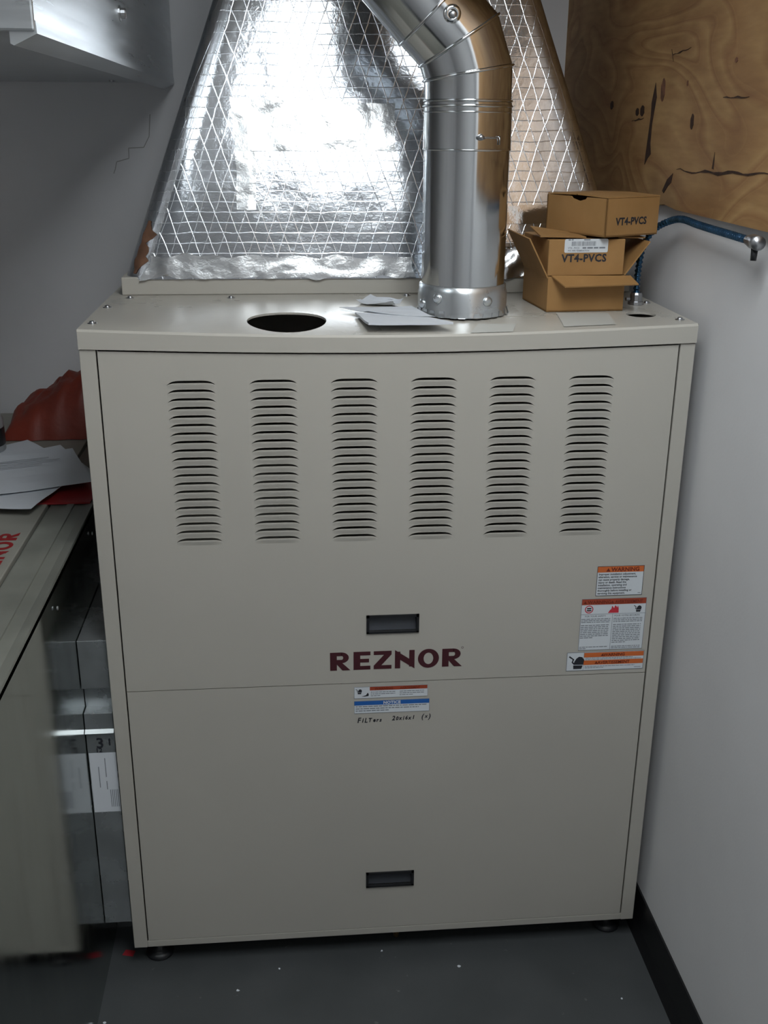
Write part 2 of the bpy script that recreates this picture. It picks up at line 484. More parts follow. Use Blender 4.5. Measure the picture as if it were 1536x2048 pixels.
def jag(pts, w, amp=.3, seed=1):
    rnd = random.Random(seed); up, dn = [], []
    for i, (y, z) in enumerate(pts):
        t = i / (len(pts) - 1); ww = w * math.sin(PI * min(.96, max(.06, t))) * rnd.uniform(1 - amp, 1 + amp)
        up.append((y, z + ww)); dn.append((y, z - ww))
    return up + dn[::-1]
wallpoly('split', [(.383, 1.838), (.398, 1.80), (.396, 1.775), (.408, 1.70), (.410, 1.678), (.392, 1.692), (.376, 1.70), (.384, 1.72), (.384, 1.76), (.370, 1.81)], 'crack')
for (cy, cz, ry, rz, key) in ((.335, 1.823, .012, .022, 'knot'), (.455, 1.785, .013, .011, 'crack'), (.488, 1.783, .011, .008, 'crack'),
                              (.157, 1.763, .008, .014, 'crack'), (.20, 1.831, .004, .005, 'knot'), (-.02, 1.86, .006, .004, 'knot'), (.68, 1.80, .012, .009, 'crack')):
    wallpoly('knot', [(cy + ry * math.cos(a * PI / 8) * (1 + .15 * math.sin(a * 2.3)), cz + rz * math.sin(a * PI / 8)) for a in range(16)], key)
lp = [(.215 - i * .021, 1.672 + .012 * (i / 19) + .002 * math.sin(i * 1.1) + (.004 if i < 2 else 0)) for i in range(22)]
wallpoly('crack', jag(lp, .0022, .5, 3), 'crack')
wallpoly('crack', jag([(.03 + .001 * i, 1.683 + .008 * i) for i in range(8)], .0005, .3, 5) if False else [(.028, 1.683), (.036, 1.684), (.033, 1.70), (.031, 1.712), (.029, 1.70)], 'crack')
wallpoly('splinter', [(.232, 1.668), (.262, 1.655), (.285, 1.632), (.275, 1.628), (.255, 1.642), (.238, 1.650)], 'crack')
for (y0, z0, y1, z1) in ((.30, 1.885, .20, 1.892), (.29, 1.873, .305, 1.895), (.52, 1.765, .44, 1.77), (.02, 1.802, -.09, 1.80)):
    wallpoly('crack', jag([(y0 + (y1 - y0) * i / 7, z0 + (z1 - z0) * i / 7 + .001 * math.sin(i * 2)) for i in range(8)], .0012, .6, int(y0 * 100)), 'crack')

# ceiling light (real lamp of the room, above the frame)
x0, y0, x1, y1 = LAMP
cl = thing('ceiling_light_offscreen', 'ceiling light fixture with a lit white diffuser just in front of the tall furnace', 'light', (x0, y0, CEIL - .07))
h = MB()
h.box(x0 - .03, x0, y0 - .03, y1 + .03, CEIL - .07, CEIL, 'enamel').box(x1, x1 + .03, y0 - .03, y1 + .03, CEIL - .07, CEIL, 'enamel')
h.box(x0, x1, y0 - .03, y0, CEIL - .07, CEIL, 'enamel').box(x0, x1, y1, y1 + .03, CEIL - .07, CEIL, 'enamel')
h.build('housing', cl)
MB().box(x0, x1, y0, y1, CEIL - .062, CEIL - .05, 'lamp').build('diffuser_offscreen', cl)

# ------------------------------------------------------------------ main furnace
fur = thing('furnace', 'tall cream furnace cabinet with six louver columns standing by the right wall', 'furnace', (W / 2, 0.5, 0))
def sag(x, y):
    return -.0155 * math.sin(PI * min(1, max(0, x / W))) * max(0, 1 - max(0, y) / .16) ** 2
D = 1.06
b = MB()
b.box(0, .0015, .002, D, HB, HT - .036, 'paint').box(W - .0015, W, .002, D, HB, HT - .036, 'paint')
b.box(0, W, D - .002, D, HB, HT - .004, 'paint').box(.002, W - .002, .03, D - .002, HB, HB + .002, 'paint')
b.build('body', fur)
for xa in (0.0, W - .0285):
    MB().box(xa, xa + .0285, 0, .03, HB, HT - .037, 'paint').build('corner_post', fur, bevel=.0012)
MB().box(.0285, W - .0285, .001, .03, HB, HB + .0165, 'paint').build('bottom_rail', fur, bevel=.001)

# lid: top sheet with two round holes and a slot, folded front lip
bm = bmesh.new()
xs = [i * W / 40 for i in range(41)]
outer = [(x, 0) for x in xs] + [(W, y) for y in (.05, .1, .15, .2, .3, .386)] + [(x, .386) for x in reversed(xs)] + [(0, y) for y in (.3, .2, .15, .1, .05)]
outer[41 + 5:41 + 6] = []
outer = [(x, 0) for x in xs] + [(W, y) for y in (.04, .08, .12, .16, .25)] + [(x, .386) for x in reversed(xs)] + [(0, y) for y in (.25, .16, .12, .08, .04)]
def circ(cx, cy, r, n): return [(cx + r * math.cos(2 * PI * i / n), cy + r * math.sin(2 * PI * i / n)) for i in range(n)]
holes = [circ(.366, .085, .0735, 40), circ(1.046, .104, .028, 24), [(.779, .099), (.849, .099), (.849, .105), (.779, .105)]]
edges = []
for loop in [outer] + holes:
    vs = [bm.verts.new((x, y, 0)) for x, y in loop]
    edges += [bm.edges.new((vs[i], vs[(i + 1) % len(vs)])) for i in range(len(vs))]
bmesh.ops.triangle_fill(bm, use_beauty=True, use_dissolve=False, edges=edges)
for _ in range(4):
    bmesh.ops.subdivide_edges(bm, edges=[e for e in bm.edges if e.calc_length() > .035 and not e.is_boundary], cuts=1)
    bmesh.ops.triangulate(bm, faces=bm.faces)
bm.verts.ensure_lookup_table(); bm.verts.index_update(); bm.normal_update()
b = MB()
lv = [(v.co.x, v.co.y, HT + sag(v.co.x, v.co.y)) for v in bm.verts]
b.add(lv, [tuple(v.index for v in fc.verts) if fc.normal.z > 0 else tuple(reversed([v.index for v in fc.verts])) for fc in bm.faces], 'lid')
bm.verts.index_update()
bm.free()
for loop in holes:   # short turned-down rims
    n = len(loop); v = [(x, y, HT + sag(x, y)) for x, y in loop] + [(x, y, HT + sag(x, y) - .004) for x, y in loop]
    b.add(v, [(i, n + i, n + (i + 1) % n, (i + 1) % n) for i in range(n)], 'paint')
lip, ff = [], []
for i, x in enumerate(xs):
    s0 = sag(x, 0)
    lip += [(x, 0.0, HT + s0), (x, -.0035, HT + s0 - .004), (x, -.0035, HT - .035 + s0 * .75), (x, .004, HT - .0355 + s0 * .75)]
for i in range(40):
    for k in range(3): ff.append((4 * i + k, 4 * i + k + 1, 4 * i + 5 + k, 4 * i + 4 + k))
b.add(lip, [tuple(reversed(q)) for q in ff], 'paint')
for xx, d in ((0, -1), (W, 1)):
    b.add([(xx, -.0035, HT), (xx, .386, HT), (xx, .386, HT - .036), (xx, -.0035, HT - .036)], [(0, 1, 2, 3)], 'paint')
lid = b.build('lid', fur)
# rear deck under the plenum
MB().box(0.001, W - .001, .387, D - .003, HT - .01, HT, 'paint').build('rear_deck', fur)
# screws on the lid
sb = MB(); sb.lathe([(0, .0045), (.0035, .0042), (.005, .003), (.0052, 0)], 'screw', n=10).lathe([(.0052, .0009), (.0085, .0007), (.0088, 0)], 'screw', n=12)
sc0 = sb.build('screw', lid, smooth=True); first = True
for (x, y) in ((.017, .058), (.017, .234), (.045, .352), (.252, .345), (.879, .352), (1.102, .24), (1.102, .045), (.62, .36)):
    s = sc0 if first else sc0.copy()
    if not first: COL.objects.link(s); s.parent = lid
    first = False
    s.location = (x - W / 2, y - .5, HT)
sc0.data.transform(Matrix.Translation(Vector(fur['_o'])))

# stickers lying on the lid
for nm, q in (('paper_label', [(.874, .018), (.972, .020), (.985, .119), (.884, .125)]), ('paper_label', [(.697, -.0), (.775, -.0), (.79, .045), (.72, .05)])):
    b = MB(); v = []
    for j in range(13):
        for i in range(5):
            s_, t_ = i / 4, j / 12
            x = (q[0][0] * (1 - s_) + q[1][0] * s_) * (1 - t_) + (q[3][0] * (1 - s_) + q[2][0] * s_) * t_
            y = (q[0][1] * (1 - s_) + q[1][1] * s_) * (1 - t_) + (q[3][1] * (1 - s_) + q[2][1] * s_) * t_
            v.append((x, y, HT + sag(x, y) + .0012))
    b.add(v, [(j * 5 + i, j * 5 + i + 1, j * 5 + i + 6, j * 5 + i + 5) for j in range(12) for i in range(4)], 'paper_label'); b.build(nm, lid)

# doors
COLX = [.1918, .3393, .4863, .6330, .7795, .9283]
LW, PITCH, NL = .094, .0160, 20
ZTOP = 1.3205                       # top of first louver plate
ZBOT = ZTOP - PITCH * NL
def door(name, x0, x1, z0, z1, holes, topsag):
    bx = sorted(set([x0, x1] + [x0 + (x1 - x0) * i / 16 for i in range(1, 16)] + [q for hq in holes for q in hq[:2]]))
    bz = sorted(set([z0, z1] + [q for hq in holes for q in hq[2:]]))
    mb = MB(); idx = {}
    def V(i, j):
        z = bz[j]
        if j == len(bz) - 1 and topsag: z += sag(bx[i], 0) * .75
        return (bx[i], .001, z)
    for i in range(len(bx) - 1):
        for j in range(len(bz) - 1):
            cx, cz = (bx[i] + bx[i + 1]) / 2, (bz[j] + bz[j + 1]) / 2
            if any(h[0] < cx < h[1] and h[2] < cz < h[3] for h in holes): continue
            mb.add([V(i, j), V(i + 1, j), V(i + 1, j + 1), V(i, j + 1)], [(0, 1, 2, 3)], 'paint')
    mb.box(x0, x0 + .001, .001, .02, z0, z1, 'paint').box(x1 - .001, x1, .001, .02, z0, z1, 'paint').box(x0, x1, .0015, .02, z0, z0 + .001, 'paint')
    if not topsag: mb.box(x0, x1, .0015, .02, z1 - .001, z1, 'paint')
    return mb.build(name, fur)
HX0, HX1 = .509, .614
up_holes = [(c - LW / 2, c + LW / 2, ZBOT, ZTOP) for c in COLX] + [(HX0, HX1, .802, .842)]
up = door('upper_door', .0305, W - .0305, .6915, HT - .0385, up_holes, True)
lo = door('lower_door', .0305, W - .0305, HB + .018, .6898, [(HX0, HX1, .183, .222)], False)
# one louver plate: flat strip, open slit, pressed hood
lm = MB(); hw = .0430
us = [-LW / 2] + [-hw + 2 * hw * (.5 - .5 * math.cos(PI * i / 22)) for i in range(23)] + [LW / 2]; n = len(us) - 1
rows = []
for x in us:
    t = min(1, abs(x) / hw)
    e = max(0.0, 1 - t ** 5) if t < 1 else 0.0
    e2 = max(0.0, 1 - t ** 3) if t < 1 else 0.0
    dz = -.0082 * t ** 6
    zt = -.0012 + dz
    gap = .0040 * e
    rows.append([(x, 0, 0), (x, 0, zt), (x, -.0020 * e, zt - gap), (x, -.0023 * e, zt - gap - .0010 * e), (x, -.0015 * e2, -.0100 + dz * .25), (x, -.0005 * e2, -.0138), (x, 0, -PITCH)])
v = [q for r in rows for q in r]; f = []
for i in range(n):
    flat = abs(us[i]) >= hw - 1e-6 and abs(us[i + 1]) >= hw - 1e-6
    if flat:
        f.append((7 * i, 7 * i + 6, 7 * i + 13, 7 * i + 7)); continue
    for k in (0, 2, 3, 4, 5): f.append((7 * i + k, 7 * i + k + 1, 7 * i + 8 + k, 7 * i + 7 + k))
lm.add(v, f, 'paint')
lv0 = lm.build('louver', None, smooth=True); lv0.parent = up
first = True
for cx in COLX:
    for k in range(NL):
        o = lv0 if first else lv0.copy()
        if not first: COL.objects.link(o); o.parent = up
        first = False
        o.location = (cx - W / 2, .001 - .5, ZTOP - PITCH * k)
# recessed pulls
def pull(parent, z0, z1):
    b = MB(); t = .0055; y = -.002
    b.box(HX0, HX1, y, .004, z1 - t, z1, 'black').box(HX0, HX1, y, .004, z0, z0 + t * .7, 'black')
    b.box(HX0, HX0 + t, y, .004, z0, z1, 'black').box(HX1 - t, HX1, y, .004, z0, z1, 'black')
    b.box(HX0, HX1, .022, .024, z0, z1, 'black').box(HX0 + t, HX1 - t, .004, .022, z1 - t, z1 - t + .001, 'black')
    b.add([(HX0 + t, .006, z0 + t * .7), (HX1 - t, .006, z0 + t * .7), (HX1 - t, .012, z1 - t - .006), (HX0 + t, .012, z1 - t - .006)], [(0, 1, 2, 3)], 'pull')
    b.build('door_pull', parent, label='black recessed plastic door pull')
pull(up, .802, .842); pull(lo, .183, .222)
# logo
FX, FZ = (1, 0, 0), (0, 0, 1)
YS = .0007
d = Decal((0, YS, 0), FX, FZ)
reznor(d, .436, .7215, .265 / 7.04, .0405, 'maroon')
d.ell(.7035, .7635, .0025, .0025, 'maroon', 0, 12, .0017, .0017)
d.mb.build('logo', up, label='maroon REZNOR lettering')

def hand_icon(d, x, y, s, key, k=1):
    d.poly([(x + .34 * s, y), (x + .86 * s, y), (x + .92 * s, y + .24 * s), (x + .32 * s, y + .26 * s)], key, k)
    d.poly([(x + .34 * s, y + .30 * s), (x + .95 * s, y + .28 * s), (x + 1.0 * s, y + .62 * s), (x + .86 * s, y + .82 * s), (x + .66 * s, y + .86 * s), (x + .50 * s, y + .74 * s), (x + .38 * s, y + .52 * s)], key, k)
    d.poly([(x + .06 * s, y + .92 * s), (x, y + .84 * s), (x + .26 * s, y + .66 * s), (x + .20 * s, y + .46 * s), (x + .34 * s, y + .32 * s), (x + .40 * s, y + .40 * s), (x + .29 * s, y + .49 * s), (x + .36 * s, y + .68 * s)], key, k)

def frame(d, w, h, key='greyink', t=.0009):
    d.rect(0, 0, w, t, key, 2); d.rect(0, h - t, w, t, key, 2); d.rect(0, 0, t, h, key, 2); d.rect(w - t, 0, t, h, key, 2)

def tri(d, x, y, s, key, k=2):
    d.poly([(x, y), (x + s, y), (x + s / 2, y + s * .9)], key, k)

# warning label 1
d = Decal((.9695, YS, .8685), FX, FZ); w, hh = .0955, .0645
d.rect(0, 0, w, hh, 'white_label'); d.rect(0, hh - .0135, w, .0125, 'orange', 1); frame(d, w, hh, 'ink')
tri(d, .018, hh - .0118, .0085, 'brownink'); d.text('WARNING', .0285, hh - .0115, .0118, 'brownink', 2, bold=.0004, sx=1.0)
lines = ['Improper installation adjustment,', 'alteration, service or maintenance', 'can cause property damage,', 'injury or death. Read the', 'installation, operating and', 'maintenance instructions', 'thoroughly before installing or', 'servicing this equipment.']
for i, t in enumerate(lines): d.text(t, .0035, hh - .0195 - i * .00595, .0061, 'ink', 1, bold=.00013, sx=.93)
d.rect(w - .009, .004, .006, .0012, 'greyink', 1)
d.mb.build('warning_label', up, label='white warning label with orange header')
# warning label 2
d = Decal((.9425, YS, .747), FX, FZ); w, hh = .134, .1155
d.rect(0, 0, w, hh, 'white_label'); d.rect(0, hh - .0135, w, .0135, 'redorange', 1); frame(d, w, hh)
tri(d, .004, hh - .011, .007, 'brownink'); d.text('WARNING', .013, hh - .0112, .0098, 'brownink', 2, bold=.0003)
tri(d, .060, hh - .011, .007, 'brownink'); d.text('AVERTISSEMENT', .069, hh - .0112, .0098, 'brownink', 2, bold=.0003, sx=.80)
zi = hh - .0325
d.ell(.0165, zi + .009, .0088, .0088, 'redink', 1, 20, .0068, .0068); d.rect(.0120, zi + .0095, .009, .003, 'ink', 1); d.rect(.0118, zi + .0055, .0095, .0025, 'ink', 1); d.rect(.0135, zi + .004, .006, .001, 'redink', 1)
d.poly([(.056, zi), (.078, zi), (.0775, zi + .010), (.0755, zi + .0165), (.0745, zi + .0115), (.0715, zi + .0155), (.0695, zi + .0165), (.068, zi + .0105), (.0635, zi + .016), (.0625, zi + .009), (.0595, zi + .006)], 'redink', 1)
hand_icon(d, .1085, zi + .0005, .0165, 'ink')
d.rect(0, zi - .0025, w, .0008, 'greyink', 1); d.rect(w * .49, .001, .0008, zi - .0035, 'greyink', 1)
d.text('FOR YOUR SAFETY', .009, zi - .0082, .0052, 'greyink', 1, bold=.0001, sx=.98); d.text('POUR VOTRE SECURITE', w * .49 + .004, zi - .0082, .0052, 'greyink', 1, bold=.0001, sx=.95)
for i in range(3): d.dashes(.002, zi - .0135 - i * .0036, .060, .0017, 'greyink', 1, i)
for i in range(8): d.dashes(.002, zi - .0275 - i * .0040, .058 if i < 7 else .026, .0018, 'greyink', 1, 10 + i)
for i in range(3): d.dashes(w * .49 + .003, zi - .0135 - i * .0036, .060, .0017, 'greyink', 1, 30 + i)
for i in range(11): d.dashes(w * .49 + .003, zi - .0275 - i * .0040, .058 if i < 10 else .03, .0018, 'greyink', 1, 40 + i)
for i in range(2): d.dashes(.002, .0065 - i * .0035, .058 if i == 0 else .015, .0016, 'greyink', 1, 60 + i); d.dashes(w * .49 + .003, .0065 - i * .0035, .06, .0016, 'greyink', 1, 63 + i)
d.mb.build('warning_label', up, label='bilingual warning label with three icons')
# warning label 3
d = Decal((.9205, YS, .7005), FX, FZ); w, hh = .162, .0425
d.rect(0, 0, w, hh, 'white_label'); frame(d, w, hh)
hand_icon(d, .004, .004, .033, 'ink')
for z, t in ((hh - .0125, 'WARNING'), (.0125, 'AVERTISSEMENT')):
    d.rect(.036, z, w - .037, .0105, 'orange', 1)
    tw = .036 if t == 'WARNING' else .060
    tri(d, .036 + (w - .036) / 2 - tw / 2 - .010, z + .0022, .007, 'brownink'); d.text(t, .036 + (w - .036) / 2, z + .0018, .0092, 'brownink', 2, bold=.0003, align='CENTER')
for i, z in enumerate((.0275, .0243)): d.dashes(.039, z, .100 if i == 0 else .118, .0013, 'greyink', 1, 70 + i)
for i, z in enumerate((.0085, .0052)): d.dashes(.039, z, .105 if i == 0 else .04, .0013, 'greyink', 1, 80 + i)
d.rect(w - .019, .004, .014, .0012, 'greyink', 1); d.rect(.0355, 0, .0006, hh, 'greyink', 1)
d.mb.build('warning_label', up, label='shock hazard label with two orange bars')
# notice label, two strips
d = Decal((.484, YS, .6555), FX, FZ); w, hh = .151, .0265
d.rect(0, 0, w, hh, 'white_label'); frame(d, w, hh, 'greyink', .0006)
hand_icon(d, .003, .010, .013, 'ink'); d.poly([(.015, .004), (.024, .007), (.028, .013), (.030, .009), (.0295, .005), (.022, .004)], 'ink', 1)
d.rect(.032, hh - .0088, w - .033, .0080, 'redorange', 1)
d.text('WARNING', .042, hh - .0078, .0078, 'brownink', 2, bold=.0002); d.text('AVERTISSEMENT', .094, hh - .0078, .0078, 'brownink', 2, bold=.0002, sx=.72)
for i in range(3):
    d.dashes(.034, .0128 - i * .0042, .050 if i < 2 else .02, .0015, 'greyink', 1, 90 + i); d.dashes(.093, .0128 - i * .0042, .05 if i < 2 else .028, .0015, 'greyink', 1, 95 + i)
d.mb.build('warning_label', lo, label='small warning strip with orange bar')
d = Decal((.484, YS, .6205), FX, FZ); w, hh = .155, .0290
d.rect(0, 0, w, hh, 'white_label'); frame(d, w, hh, 'greyink', .0006)
d.rect(0, hh - .0102, w, .0102, 'blue', 1); d.text('NOTICE', w / 2, hh - .0086, .0094, 'white_label', 2, bold=.0004, align='CENTER', spacing=1.05)
for i in range(3): d.dashes(.003, .0148 - i * .0050, (.146, .130, .068)[i], .0020, 'greyink', 1, 100 + i)
d.mb.build('notice_label', lo, label='notice label with blue bar')
# handwriting in marker
d = Decal((.490, YS, .5985), FX, FZ)
x = 0
for ch, sz, dy in (('F', .0135, 0), ('i', .0115, .0005), ('L', .012, 0), ('T', .0105, .001), ('e', .0105, .001), ('r', .010, .001), ('s', .010, .001), (' ', .02, 0), ('2', .0115, .003), ('0', .0095, .003), ('x', .0095, .0035), ('i', .0105, .003), ('6', .0098, .0035), ('x', .0095, .0035), ('1', .0098, .004), (' ', .013, 0), ('(', .0125, .004), ('x', .0088, .006), (')', .0125, .004)):
    if ch != ' ':
        v2, f2 = text2d(ch, sz * 1.25, .00025, 'LEFT', .85, .22)
        d.text(ch, x, dy, sz * 1.25, 'ink', 0, bold=.00045, sx=.85, shear=.22)
        x += max(a for a, _ in v2) + .0012
    else: x += sz
d.mb.build('handwriting', lo, label='black marker handwriting')
# smudges on louvers / post
# feet and drain fitting
ft = MB().lathe([(0, .0), (.030, 0), (.031, .006), (.024, .012), (.010, .016), (.008, HB)], 'black', n=20)
f0 = ft.build('levelling_foot', None, smooth=True); first = True
for (x, y) in ((.048, .045), (W - .045, .050), (.048, 1.0), (W - .048, 1.0)):
    o = f0 if first else f0.copy()
    if not first: COL.objects.link(o)
    first = False
    o.parent = fur; o.location = (x - W / 2, y - .5, 0)
b = MB().tube([(.575, .12, .038), (.575, .06, .036), (.580, .045, .030), (.582, .042, .008)], [.010, .010, .009, .006], 'brass', 10)
b.tube([(.568, .05, .046), (.598, .045, .044)], .004, 'black', 8)
b.build('drain_fitting', fur, smooth=True)

# ------------------------------------------------------------------ plenum wrapped in foil
plen = thing('supply_plenum', 'tapered plenum wrapped in silver foil insulation on top of the cream furnace', 'duct', (.57, .74, HT))
Z0, Z1 = 1.447, 2.60
XB0, XB1, YB0, YB1 = .030, 1.108, .384, 1.125
kL, kR, kF = .367, .345, .213
def ring(z, grow=0.0):
    h = z - Z0
    x0, x1, y0, y1 = XB0 + kL * h, XB1 - kR * h, YB0 + kF * h, YB1
    c = .045 - .010 * h / 1.15
    pts = []
    NF = 36
    for i in range(NF + 1): pts.append((x0 + c + (x1 - x0 - 2 * c) * i / NF, y0))
    for i in range(1, 5): a = -PI / 2 + PI / 2 * i / 4; pts.append((x1 - c + c * math.cos(a), y0 + c + c * math.sin(a)))
    pts.append((x1, y1)); pts.append((x0, y1))
    for i in range(4): a = PI + PI / 2 * i / 4; pts.append((x0 + c + c * math.cos(a), y0 + c + c * math.sin(a)))
    return pts
def wrapn(x, z):
    return (noise.noise(Vector((x * 4, z * 4, 1.7))) * .0030 + noise.noise(Vector((x * 14, z * 14, 3.1))) * .0009) * min(1, (z - Z0) / .08)
b = MB(); zs = [Z0 + (Z1 - Z0) * i / 44 for i in range(45)]
rg = [ring(z) for z in zs]; n = len(rg[0]); v, f, uvs = [], [], []
for z, r in zip(zs, rg):
    for i, (x, y) in enumerate(r):
        q = wrapn(x, z)
        v.append((x, y - (q if i <= 40 else 0), z))
        uvs.append((x if i <= 36 else (x + (y - r[36][1]) * 1.0 if i < 42 else x - y), (z - Z0) * 1.05))
for j in range(len(zs) - 1):
    for i in range(n):
        f.append((j * n + i, j * n + (i + 1) % n, (j + 1) * n + (i + 1) % n, (j + 1) * n + i))
b.add(v, f, 'foil')
b.build('foil_wrap', plen, smooth=True, uv=lambda p, i: uvs[i])
MB().box(.024, 1.112, .3875, YB1, HT + .0003, Z0 + .004, 'paint').build('base_flange', plen, bevel=.002)
def pfront(x, z, off):
    n_ = Vector((0, -.978, .208))
    return Vector((x, YB0 + kF * (z - Z0) - wrapn(x, z), z)) + n_ * off
def tape(name, quad, key='tape', nx=24, nz=8, amp=.0022, off=.006, ragged=.004, seed=0, label=None):
    (xa, za), (xb, zb), (xc, zc), (xd, zd) = quad     # bl, br, tr, tl
    b = MB(); v, f, uvl = [], [], []
    for lay in (0, 1):
        for j in range(nz + 1):
            t = j / nz
            for i in range(nx + 1):
                s = i / nx
                x = (xa + (xb - xa) * s) * (1 - t) + (xd + (xc - xd) * s) * t
                z = (za + (zb - za) * s) * (1 - t) + (zd + (zc - zd) * s) * t
                if j in (0, nz): z += noise.noise(Vector((x * 22, seed, t))) * ragged
                if i in (0, nx): x += noise.noise(Vector((z * 22, seed, s + 5))) * ragged
                w = noise.noise(Vector((x * 28, z * 28, seed))) * amp + abs(noise.noise(Vector((x * 60, z * 60, seed + 4)))) * amp * .6
                edge = min(i, nx - i, j, nz - j)
                v.append(pfront(x, z, (off + w) if lay == 0 else off - .004)); uvl.append((x, z))
    N = (nx + 1) * (nz + 1)
    for j in range(nz):
        for i in range(nx):
            a = j * (nx + 1) + i
            f.append((a, a + 1, a + nx + 2, a + nx + 1))
    bo = [i for i in range(nx + 1)] + [j * (nx + 1) + nx for j in range(1, nz + 1)] + [nz * (nx + 1) + i for i in range(nx - 1, -1, -1)] + [j * (nx + 1) for j in range(nz - 1, 0, -1)]
    b.add(v[:N], f, key)
    rim = [v[a] for a in bo] + [v[N + a] for a in bo]; K = len(bo)
    b.add(rim, [(i, K + i, K + (i + 1) % K, (i + 1) % K) for i in range(K)], key)
    uvl = uvl[:N] + [uvl[a] for a in bo] * 2
    return b.build(name, plen, smooth=True, uv=lambda p, i: uvl[i], label=label)
tape('foil_tape', [(.065, 1.449), (.64, 1.449), (.64, 1.490), (.085, 1.494)], nx=60, nz=10, amp=.0020, off=.003, ragged=.012, seed=1)
tape('foil_tape', [(.80, 1.449), (1.05, 1.449), (1.04, 1.512), (.80, 1.515)], nx=36, nz=14, amp=.007, off=.004, ragged=.02, seed=2)
tape('foil_tape', [(.268, 1.700), (.60, 1.700), (.60, 1.795), (.262, 1.803)], nx=40, nz=14, amp=.0022, off=.0016, ragged=.005, seed=3)
tape('foil_tape', [(.268, 1.585), (.308, 1.585), (.310, 1.700), (.268, 1.700)], nx=8, nz=20, amp=.0018, off=.0016, ragged=.005, seed=4)
tape('foil_tape', [(.79, 1.555), (.985, 1.560), (.975, 1.597), (.79, 1.592)], key='tape_flat', nx=24, nz=6, amp=.0008, off=.003, ragged=.002, seed=6, label='smooth foil tape strip')
# torn corner at the lower left
b = MB()
v, f = [], []
for j in range(13):
    t = j / 12; z = 1.458 + .105 * t
    x0 = XB0 + kL * (z - Z0); y0 = YB0 + kF * (z - Z0)
    wd = .004 + .034 * math.sin(PI * (t * .9 + .05)) * (.75 + .9 * noise.noise(Vector((z * 55, 0, 0))))
    for i in range(6):
        c0 = .045 - .010 * (z - Z0) / 1.15
        a = PI + PI / 2 * (.52 - .10 * (wd / .04) + .11 * i * (wd / .040) + .08 * noise.noise(Vector((z * 40, 5, 0)))); c = c0 + .0010
        v.append((x0 + c0 + c * math.cos(a), y0 + c0 + c * math.sin(a) - wrapn(x0, z) * (.7 if i > 2 else .3), z))
for j in range(12):
    for i in range(5): a = j * 6 + i; f.append((a, a + 1, a + 7, a + 6))
b.add(v, f, 'insul'); b.build('torn_facing', plen, smooth=True, label='brown torn patch at the corner')

# ------------------------------------------------------------------ flue pipe
flue = thing('flue_pipe', 'round galvanized flue pipe with jointed elbow rising from the furnace lid', 'pipe', (.706, .16, HT))
PXC, PYC, PR = .706, .16, .0795
def miter(P, ang, r, n=40):
    """ellipse where a vertical-plane pipe is cut by the plane tilted by ang about y"""
    return P, ang, r
def pring(P, seam, axis, r, n=48, extra=0.0):
    """ring of a cylinder with axis tilt `axis`, cut by plane with normal tilt `seam` through P (x-z plane tilts to the left)"""
    ax = Vector((-math.sin(axis), 0, math.cos(axis))); sd = Vector((math.cos(axis), 0, math.sin(axis)))
    nn = Vector((-math.sin(seam), 0, math.cos(seam))); out = []
    for k in range(n):
        a = 2 * PI * k / n
        q = sd * (r * math.cos(a)) + Vector((0, 1, 0)) * (r * math.sin(a))
        t = -q.dot(nn) / ax.dot(nn)
        out.append(Vector(P) + q + ax * t)
    return out
def seg(name, P0, s0, P1, s1, axis, r0, r1=None, key='pipe'):
    r1 = r1 or r0; n = 48
    A, Bq = pring(P0, s0, axis, r0), pring(P1, s1, axis, r1)
    b = MB(); v = []
    for t in (0, .5, 1): v += [a.lerp(c, t) for a, c in zip(A, Bq)]
    f = [(j * n + k, j * n + (k + 1) % n, (j + 1) * n + (k + 1) % n, (j + 1) * n + k) for j in range(2) for k in range(n)]
    b.add(v, f, key); return b.build(name, flue, smooth=True)
def bead(name, P, s, axis, r, t=.0028):
    return MB().tube(pring(P, s, axis, r), t, 'pipe', 8, closed=True).build(name, flue, smooth=True)
dg = PI / 180
V0 = (PXC, PYC, HT + .052); VB = (PXC, PYC, 1.712); VC = (PXC - .001, PYC, 1.792)
P1, P2, P3 = (.704, PYC, 1.842), (.6845, PYC, 1.896), (.636, PYC, 1.944)
P4 = (.565, PYC, 2.018); P5 = (.565, PYC, CEIL)
a1, a2, a3 = 20 * dg, 45 * dg, 44 * dg
b = MB()   # base collar with crimped skirt
b.lathe([(PR + .0005, 0.056), (PR + .004, .054), (PR + .0045, .044), (PR + .0065, .040), (PR + .0065, .012), (PR + .0085, .006), (PR + .0095, 0.0)], 'galv', (PXC, PYC, HT), 48)
b.build('base_collar', flue, smooth=True)
sk = MB(); rnd = random.Random(3)
for k in range(26):
    a = 2 * PI * k / 26 + rnd.uniform(-.05, .05); r = PR + .0095; w = .0075
    ca, sa = math.cos(a), math.sin(a); T = Vector((-sa, ca, 0)); Nn = Vector((ca, sa, 0)); C = Vector((PXC, PYC, HT))
    hgt = rnd.uniform(.006, .012)
    sk.add([C + Nn * r + T * w + Vector((0, 0, .0005)), C + Nn * r - T * w + Vector((0, 0, .0005)), C + Nn * (r - .001) - T * w * .6 + Vector((0, 0, hgt)), C + Nn * (r - .001) + T * w * .6 + Vector((0, 0, hgt)),
            C + Nn * (r + .003) + T * w * .7, C + Nn * (r + .003) - T * w * .7], [(0, 1, 2, 3), (4, 5, 1, 0)], 'galv')
sk.build('crimped_skirt', flue)
seg('pipe_section', V0, 0, VB, 0, 0, PR)
seg('pipe_section', VB, 0, VC, 0, 0, PR + .0018, PR + .0012)
bead('seam_bead', VB, 0, 0, PR + .0006, .0022)
for z, t in ((1.776, .0016), (1.786, .0026), (1.795, .0022)): bead('seam_bead', (PXC - .001, PYC, z), 0, 0, PR + .001, t)
